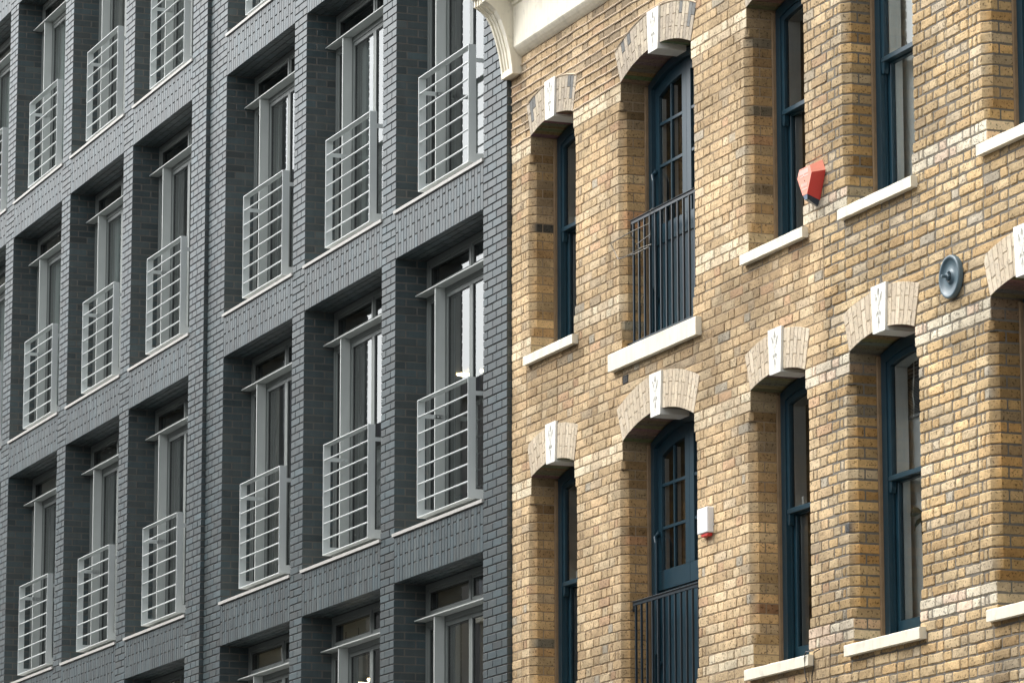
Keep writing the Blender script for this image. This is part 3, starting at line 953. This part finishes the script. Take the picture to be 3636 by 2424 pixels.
            rr.location = Vector((o['c'], .10, st)) + K0; W1 = Vector((o['c'], .10, st))
            h_ = MB(); h_.box(3.155, 4.500, .080, .120, zr - .008, zr, b=.003); h_.box(3.16, 4.50, .090, .110, zr - .034, zr - .0085)
            h_.tube([(3.16, .10, zr - .008), (3.13, .11, zr - .02), (3.10, .125, zr - .05), (3.072, .13, zr - .06)], .014, 6)
            link('handrail', h_.mesh('handrail', M['black']), rr, -W1)
            b_ = MB(); b_.box(-.008, .008, -.008, .008, 0, zr - .034 - st - .06)
            bm_ = b_.mesh('baluster', M['black'])
            for i in range(12): link('baluster', bm_, rr, Vector((3.19 + .113 * i, .10, st + .06)) - W1)
            l_ = MB(); l_.box(3.072, 4.508, .088, .112, st + .045, st + .060); link('bottom_rail', l_.mesh('bottom_rail', M['black']), rr, -W1)

# cornice, console bracket and ribbon pointing
co = MB()
prof = [(Y0 - .002, 9.760), (.030, 9.765), (.012, 9.778), (-.012, 9.800), (-.030, 9.822), (-.038, 9.836), (-.038, 10.205), (-.055, 10.215), (-.055, 10.24), (-.14, 10.29), (-.24, 10.40), (-.27, 10.42), (-.27, 10.50), (-.32, 10.52), (-.32, 10.62), (.10, 10.66), (.10, 9.760)]
co.extrude(prof, 'x', .831, XR)
make_in(co, 'cornice', M['stone'], stock)
cn = MB()
P_ = [(-.043, 9.606), (-.049, 9.69), (-.070, 9.822), (-.108, 9.965), (-.150, 10.085), (-.193, 10.158), (-.247, 10.206), (-.305, 10.236)]
def cons(x0, x1, d, zlo):
    pts = [(y + d, z) for y, z in P_ if z >= zlo - .001]
    if zlo > 9.61: pts = [(-.044 + d, zlo)] + pts
    return [(.10, pts[0][1])] + pts + [(-.305 + d, 10.30), (.10, 10.30)]
ribs = [(.560, .592), (.628, .650), (.694, .716), (.762, .829)]
cn.extrude(cons(0, 0, .014, 9.66), 'x', .592, .762)
for a, b in ribs: cn.extrude(cons(a, b, 0 if a < .57 or a > .75 else .005, 9.606 if a < .57 or a > .75 else 9.66), 'x', a, b)
cn.box(.592, .762, -.044, .10, 9.606, 9.66)
cn.box(.548, .840, -.325, .10, 10.301, 10.52, b=.004); cn.box(.535, .85, -.345, .10, 10.521, 10.68, b=.006)
make_in(cn, 'console_bracket', M['stone'], stock)
bd = MB()
for k in range(39, 49):
    z = 5.99 + k * HC
    if z > 9.72: break
    segs = []
    x = XL + .01
    # broken where the arches of the top floor stand
    stops = sorted([(o['c'] - h, o['c'] + h) for o in OPN[:2] for h in [arch_half(o, z - 8.99)] if h])
    for a, b in stops + [(4.3, 99)]:
        if a - x > .1: segs.append((x, min(a, 4.3)))
        x = b
    for a, b in segs:
        n = max(2, int((b - a) / .12)); pts = []
        for i in range(n + 1): pts.append((a + (b - a) * i / n, Y0 - .003, z + R(-.004, .004)))
        if k > 40 or True: bd.tube(pts, .0075, 5)
for o in OPN[:2]:
    sp = 8.99; Ro = o['R'] + RD + .008; zc = sp - o['R'] * math.cos(o['th'])
    bd.tube([(o['c'] + Ro * math.sin(a), Y0 - .001, zc + Ro * math.cos(a) + R(-.002, .002)) for a in [(-o['th'] + 2 * o['th'] * i / 16) for i in range(17)]], .008, 5)
tag(make_in(bd, 'ribbon_pointing', M['bead'], stock), kind='stuff')

# ==================================================================== THINGS ON AND BEHIND THE WALLS
def empty(name, loc, label, cat, group=None):
    o = bpy.data.objects.new(name, None); C.objects.link(o); o.location = loc
    tag(o, label, cat, group); return o
# red alarm box, front and upper facets in a paler salmon
al = empty('alarm_box', (6.79, Y0, 7.34), 'red and salmon faceted burglar alarm box with navy base beside a tall blue window', 'alarm box')
A0 = -Vector(al.location)
def hull(front, back, yf, yb, skip=()):
    n = len(front); V = [(x, yf, z) for x, z in front] + [(x, yb, z) for x, z in back]
    return V, n
front = [(6.706, 7.452), (6.884, 7.452), (6.915, 7.392), (6.832, 7.246), (6.757, 7.246), (6.668, 7.392)]
back = [(6.690, 7.500), (6.888, 7.500), (6.942, 7.412), (6.838, 7.205), (6.745, 7.205), (6.640, 7.412)]
V, n = hull(front, back, -.062, Y0)
m_ = MB(); m_.add(V, [(5, 4, 3, 2, 1, 0), (0, 1, 7, 6), (1, 2, 8, 7)]); link('front_cover', m_.mesh('front_cover', M['pink']), al, A0)
m_ = MB(); m_.add(V, [(2, 3, 9, 8), (4, 5, 11, 10), (5, 0, 6, 11), (3, 4, 10, 9), (6, 7, 8, 9, 10, 11)]); link('side_cover', m_.mesh('side_cover', M['red']), al, A0)
V = [(6.757, -.060, 7.245), (6.832, -.060, 7.245), (6.815, -.052, 7.212), (6.772, -.052, 7.212), (6.745, Y0, 7.204), (6.838, Y0, 7.204), (6.800, Y0, 7.165), (6.775, Y0, 7.165)]
m_ = MB(); m_.add(V, [(0, 3, 2, 1)]); link('lens_front', m_.mesh('lens_front', M['lensgrey']), al, A0)
m_ = MB(); m_.add(V, [(1, 2, 6, 5), (2, 3, 7, 6), (3, 0, 4, 7), (0, 1, 5, 4), (4, 5, 6, 7)]); link('lens', m_.mesh('lens', M['navy']), al, A0)
m_ = MB(); m_.extrude([(6.792 + .005 * math.cos(q * PI / 3), 7.352 + .005 * math.sin(q * PI / 3)) for q in range(6)], 'y', -.0645, -.0618)
link('screw', m_.mesh('screw', M['dframe']), al, A0)
m_ = MB()
for i in range(9): m_.box(6.70 + i * .018, 6.711 + i * .018, -.0635, -.0622, 7.405 - .02 * (i == 4), 7.438)
m_.box(6.72, 6.86, -.0635, -.0622, 7.385, 7.391)
for i in range(5): m_.box(6.745 + i * .018, 6.755 + i * .018, -.0635, -.0622, 7.31, 7.335)
m_.box(6.75, 6.84, -.0635, -.0622, 7.288, 7.294)
link('faded_print', m_.mesh('faded_print', M['print']), al, A0)
# white alarm box
wb = empty('alarm_box', (4.76, Y0, 5.1), 'small white box alarm with a red strobe underneath on the yellow brick wall', 'alarm box')
m_ = MB(); m_.box(4.668, 4.862, -.012, Y0 + .012, 5.006, 5.205, b=.006); link('cover', m_.mesh('cover', M['white']), wb, -Vector(wb.location))
m_ = MB(); m_.box(4.72, 4.845, -.002, Y0, 4.980, 5.0055, b=.004); link('strobe', m_.mesh('strobe', M['red']), wb, -Vector(wb.location))
m_ = MB()
for i in range(5): m_.box(4.70 + i * .018, 4.712 + i * .018, .000, .026, 5.0045, 5.0058)
link('vent_slots', m_.mesh('vent_slots', M['dframe']), wb, -Vector(wb.location))
# pattress plate
pp = empty('wall_anchor_plate', (8.925, Y0, 6.225), 'round blue-grey iron tie plate with a centre bolt on the brickwork', 'anchor plate')
def lathe(prof, n=40):
    V = []; F = []
    for (r, y) in prof:
        for j in range(n): V.append((r * math.cos(2 * PI * j / n), y, r * math.sin(2 * PI * j / n)))
    for i in range(len(prof) - 1):
        for j in range(n): F.append((i * n + j, (i + 1) * n + j, (i + 1) * n + (j + 1) % n, i * n + (j + 1) % n))
    F.append(tuple((len(prof) - 1) * n + j for j in range(n)))
    return V, F
V, F = lathe([(.150, 0), (.152, -.028), (.148, -.036), (.134, -.038), (.126, -.031), (.118, -.022), (.06, -.020), (.048, -.024), (.044, -.034), (.038, -.036), (.0, -.036)][:-1])
link('dish', mesh_from('dish', V, F, M['disc'], smooth=True), pp)
V, F = lathe([(.026, -.034), (.026, -.052), (.020, -.055)], 6)
link('nut', mesh_from('nut', V, F, M['disc']), pp)
V, F = lathe([(.012, -.05), (.012, -.088), (.009, -.092)], 12)
link('bolt', mesh_from('bolt', V, F, M['disc']), pp)
# wire basket hooked on the upper guard rail
wr = empty('wire_planter_holder', (3.4, .0, 7.55), 'bent bare wire planter holder hooked over the upper iron guard rail', 'wire holder')
m_ = MB()
fr_ = {'a': (3.083, -.06, 7.621), 'b': (3.237, -.06, 7.465), 'c': (3.373, -.06, 7.45), 'd': (3.495, -.06, 7.633), 'e': (3.46, .01, 7.545)}
bk = {'p': (3.592, .07, 7.698), 'q': (3.605, .07, 7.604), 'r': (3.574, .07, 7.506), 's': (3.626, .07, 7.517), 't': (3.441, .07, 7.527), 'h': (3.602, .07, 7.825)}
for seq in ([fr_['d'], fr_['a'], fr_['b'], fr_['c'], bk['t']], [fr_['d'], bk['p']], [fr_['e'], bk['q']], [fr_['d'], (3.508, .0, 7.499), bk['s']],
            [(3.321, .0, 7.48), (3.456, .0, 7.468), bk['r']], [bk['r'], bk['q'], bk['p'], (3.598, .072, 7.80), (3.602, .09, 7.822), (3.605, .125, 7.822), (3.607, .13, 7.78)]):
    m_.tube(seq, .0042, 6)
link('wire', m_.mesh('wire', M['wire']), wr, -Vector(wr.location))
# cable on the sill
cbm = MB(); ox = -.015
cbm.tube([(6.66, .02, 3.90), (6.60, -.014, 3.892), (6.575, ox, 3.85), (6.582, ox, 3.76), (6.60, ox, 3.70), (6.645, ox + .004, 3.62), (6.66, ox + .01, 3.55)], .0045, 6)
cbm.tube([(6.745, .03, 3.90), (6.740, ox, 3.875), (6.735, ox, 3.78), (6.70, ox, 3.70), (6.69, ox + .01, 3.55)], .0045, 6)
tag(cbm.make('cable', M['cable']), 'thin black cable looped over the end of the lowest white sill', 'cable')
# blinds behind the old windows
def blind(o, f, z0, z1, label):
    m_ = MB(); m_.box(o['l'] + .02, o['r'] - .02, YF + .20, YF + .205, z0, z1)
    return tag(m_.make('roller_blind', M['blindm']), label, 'blind')
blind(OPN[3], 1, 7.08, 9.05, 'pale grey roller blind drawn behind the upper sash window above the round wall plate')
blind(OPN[3], 0, 3.90, 5.52, 'pale grey roller blind drawn behind the lower panes, with a leafy plant in front')
vb = empty('venetian_blind', (7.8, YF + .19, 5.8), 'grey venetian blind half raised behind the arched window with the leafy plant', 'blind')
m_ = MB(); z = 6.12
sl = []
while z > 5.53:
    sl.append(z); z -= (.028 if z > 5.80 else .011)
sb = MB(); sb.extrude([(-.014, -.003), (-.014, -.0015), (.014, .0055), (.014, .004)], 'x', -.46, .46); smh = sb.mesh('slat', M['slatm'])
for z in sl: link('slat', smh, vb, (0, 0, z - 5.8))
m_ = MB(); m_.box(-.46, .46, -.015, .012, -.29, -.27); link('bottom_rail', m_.mesh('bottom_rail', M['slatm']), vb)
m_ = MB(); m_.tube([(-.30, -.02, .3), (-.30, -.022, .0), (-.295, -.03, -.05), (-.305, -.03, -.14), (-.29, -.03, -.20), (-.30, -.03, -.29)], .004, 5); link('cord', m_.mesh('cord', M['whitep']), vb)
# plant
pl = empty('potted_plant', (7.62, YF + .155, 3.95), 'dark leafy house plant behind the lower pane of the right-hand arched window', 'plant')
m_ = MB(); V, F = lathe([(.05, 0), (.07, .0)], 12)
n_ = 14; V = []; F = []
for zz, r in ((0, .045), (.12, .062)):
    for j in range(n_): V.append((r * .8 * math.cos(2 * PI * j / n_), r * .4 * math.sin(2 * PI * j / n_), zz))
F = [(j, (j + 1) % n_, n_ + (j + 1) % n_, n_ + j) for j in range(n_)] + [tuple(range(n_ - 1, -1, -1)), tuple(range(n_, 2 * n_))]
m_.add(V, F); link('pot', m_.mesh('pot', M['whitep']), pl)
m_ = MB(); m_.tube([(0, 0, .1), (.01, 0, .5), (-.02, 0, .85)], .006, 5); m_.tube([(0, 0, .1), (.05, 0, .4), (.10, 0, .80)], .005, 5)
link('stem', m_.mesh('stem', M['leaf']), pl)
def leaf(p, d, L_, W_):
    d = Vector(d).normalized(); s_ = d.cross(Vector((0, 1, 0))).normalized(); V = []; p = Vector(p)
    for t, w_ in ((0, .1), (.25, .8), (.5, 1), (.75, .7), (1, 0.05)):
        c = p + d * L_ * t + Vector((0, -.02 * math.sin(t * 3), -.05 * t * t))
        V += [c - s_ * W_ * w_ / 2, c + Vector((0, .006, 0)), c + s_ * W_ * w_ / 2]
    F = []
    for i in range(4): F += [(3 * i, 3 * i + 1, 3 * i + 4, 3 * i + 3), (3 * i + 1, 3 * i + 2, 3 * i + 5, 3 * i + 4)]
    q = MB(); q.add(V, F); return q.mesh('leaf', M['leaf'])
for p, d, L_, W_ in (((0, 0, .85), (-.9, 0, .25), .2, .07), ((.02, 0, .80), (-.8, 0, -.1), .15, .045), ((.1, 0, .8), (.6, 0, .5), .2, .07), ((.03, 0, .6), (.9, 0, .3), .18, .06), ((.05, 0, .9), (.1, 0, .9), .17, .06)):
    link('leaf', leaf(p, d, L_, W_), pl)
# lamps in the dark building
for (x, y, z, t) in ((-8.25, 2.92, 8.655, 'r'), (-7.98, 2.98, 8.655, 'r2')):
    lp = empty('downlight', (x, y, z), 'larger lit ceiling downlight seen just left of a balcony rail post' if t == 'r' else 'smaller lit ceiling downlight seen just right of a balcony rail post', 'ceiling light')
    V, F = lathe([(.07, 0), (.05, -.006)], 16)
    V = [(a, c, b) for a, b, c in V]; me = mesh_from('diffuser', V, F, M['lamp']); link('diffuser', me, lp, (0, 0, -.004))
    rg = MB(); 
    for j in range(16):
        a = 2 * PI * j / 16; b = 2 * PI * (j + 1) / 16
        rg.add([(.07 * math.cos(a), .07 * math.sin(a), -.002), (.07 * math.cos(b), .07 * math.sin(b), -.002), (.085 * math.cos(b), .085 * math.sin(b), 0), (.085 * math.cos(a), .085 * math.sin(a), 0)], [(0, 1, 2, 3)])
    link('trim_ring', rg.mesh('trim_ring', M['ceil']), lp)
for i, (x, y, z, tx) in enumerate(((-6.6, 1.08, 5.02, 'lit strip lamp low in the bottom right dark window'), (-8.9, 2.0, 5.33, 'lit strip lamp at the bottom edge, behind the second window from the right'))):
    lp = empty('strip_lamp', (x, y, z), tx, 'lamp')
    q = MB(); q.extrude([(-.045, .02), (.045, .02), (.06, -.02), (-.06, -.02)], 'x', -.35, .35); link('housing', q.mesh('housing', M['ceil']), lp)
    q = MB(); q.box(-.34, .34, -.05, .05, -.028, -.0205); link('diffuser', q.mesh('diffuser', M['lamp']), lp)
    q = MB(); q.tube([(-.2, 0, .02), (-.2, 0, 5.58 - z)], .004, 5); q.tube([(.2, 0, .02), (.2, 0, 5.58 - z)], .004, 5); link('hanging_rod', q.mesh('hanging_rod', M['dframe']), lp)
# orange chair back behind the railing
ch = empty('stool', (-5.4, 1.0, 6.25), 'tall stool with orange curved backrest seen through the glass behind the balcony railing', 'stool')
q = MB(); q.tube([(-.42, .1, 1.12), (-.36, -.10, 1.15), (-.1, -.22, 1.16), (.2, -.22, 1.16), (.45, -.08, 1.15), (.5, .12, 1.12)], .05, 10); link('backrest', q.mesh('backrest', M['orange'], True), ch)
q = MB(); q.box(-.35, .42, -.18, .35, .72, .80, b=.02); link('seat', q.mesh('seat', M['orange']), ch)
lb = MB(); lb.box(-.015, .015, -.015, .015, 0, .72); lm = lb.mesh('leg', M['metal'])
for x, y in ((-.3, -.15), (.38, -.15), (-.3, .3), (.38, .3)): link('leg', lm, ch, (x, y, 0))
ch.location.z = 5.486 + .36 + .0
# chalk scrawl on the bottom right pane
cu = bpy.data.curves.new('scrawl', 'FONT'); cu.body = 'an'; cu.size = .10; cu.extrude = .0006
tmp = bpy.data.objects.new('tmp', cu); C.objects.link(tmp)
dg = bpy.context.evaluated_depsgraph_get(); me = bpy.data.meshes.new_from_object(tmp.evaluated_get(dg)); bpy.data.objects.remove(tmp)
me.materials.clear(); me.materials.append(M['chalk'])
sc = empty('window_writing', (-.99, .36, 4.9), 'thin white handwriting and a curved stroke on the glass of the bottom right dark window', 'writing')
t_ = link('letters', me, sc, (.0, -.002, .06)); t_.rotation_euler = (PI / 2, -.35, 0)
q = MB(); q.tube([(.008, -.002, .06), (-.001, -.002, .045), (-.004, -.002, -.006), (.038, -.002, -.067), (.115, -.002, -.097), (.2, -.002, -.09)], .003, 4); link('stroke', q.mesh('stroke', M['chalk']), sc)

# ==================================================================== STREET AND OPPOSITE SIDE
g = MB(); g.box(-300, 300, -11.0, -3.0, -1.5, -1.32); tag(g.make('road', M['road']), kind='structure')
g = MB(); g.box(-300, 300, -2.99, .6, -1.5, -1.2); tag(g.make('pavement', M['pave']), kind='structure')
g = MB(); g.box(-300, 300, -14.9, -11.01, -1.5, -1.2); tag(g.make('pavement', M['pave']), kind='structure')
g = MB(); g.add([(-500, -500, -1.52), (500, -500, -1.52), (500, 500, -1.52), (-500, 500, -1.52)], [(0, 1, 2, 3)]); tag(g.make('ground', M['road']), kind='structure')
def flatiron(label):  # wedge plan shaped to block the reflected sky in some panes only
    o = empty('opposite_building', (-66, -15, -1.2), label, 'building'); L0 = -Vector(o.location)
    q = MB(); q.extrude([(-51.5, -15.0), (-51.5, -15.3), (-82, -25.8), (-82, -15.0)], 'z', -1.2, 21.4); link('wall', q.mesh('wall', M['opp2']), o, L0)
    q = MB(); q.extrude([(-51.4, -14.9), (-51.4, -15.4), (-82.1, -26), (-82.1, -14.9)], 'z', 21.401, 21.7); link('parapet', q.mesh('parapet', M['roof']), o, L0)
    wm = MB(); wm.box(-.55, .55, 0, .05, 0, 1.7); wme = wm.mesh('window', M['navy'])
    for k in range(7):
        for i in range(11): link('window', wme, o, Vector((-53.5 - 2.6 * i, -15.04, .8 + 3.0 * k)) + L0)
def opposite(x0, x1, ztop, m, label, setback=0):
    o = empty('opposite_building', ((x0 + x1) / 2, -15, -1.2), label, 'building'); L0 = -Vector(o.location)
    q = MB(); q.box(x0, x1, -24, -15.0, -1.2, ztop - .3); link('wall', q.mesh('wall', M[m]), o, L0)
    q = MB(); q.box(x0 - .05, x1 + .05, -24.1, -14.85, ztop - .3, ztop); link('parapet', q.mesh('parapet', M['roof']), o, L0)
    wm = MB(); wm.box(-.55, .55, 0, .03, 0, 1.7); wme = wm.mesh('window', M['navy'])
    fm = MB(); fm.box(-.65, .65, 0, .09, -.1, 0); fme = fm.mesh('sill', M['stone'])
    z = 1.0
    while z + 2 < ztop:
        x = x0 + 1.6
        while x < x1 - 1:
            w_ = link('window', wme, o, Vector((x, -15.0, z)) + L0); link('sill', fme, w_)
            x += 2.6
        z += 3.1
opposite(-50.0, -33, 15.0, 'opp', 'lower brown brick building across the street, seen only reflected in the glass')
flatiron( 'tall grey rendered building across the street, seen only reflected in the glass')
opposite(-32.9, 8, 13.0, 'opp', 'long brown brick terrace across the street opposite the facades')
opposite(8.1, 40, 7.5, 'opp2', 'plain grey terrace across the street behind the viewpoint')
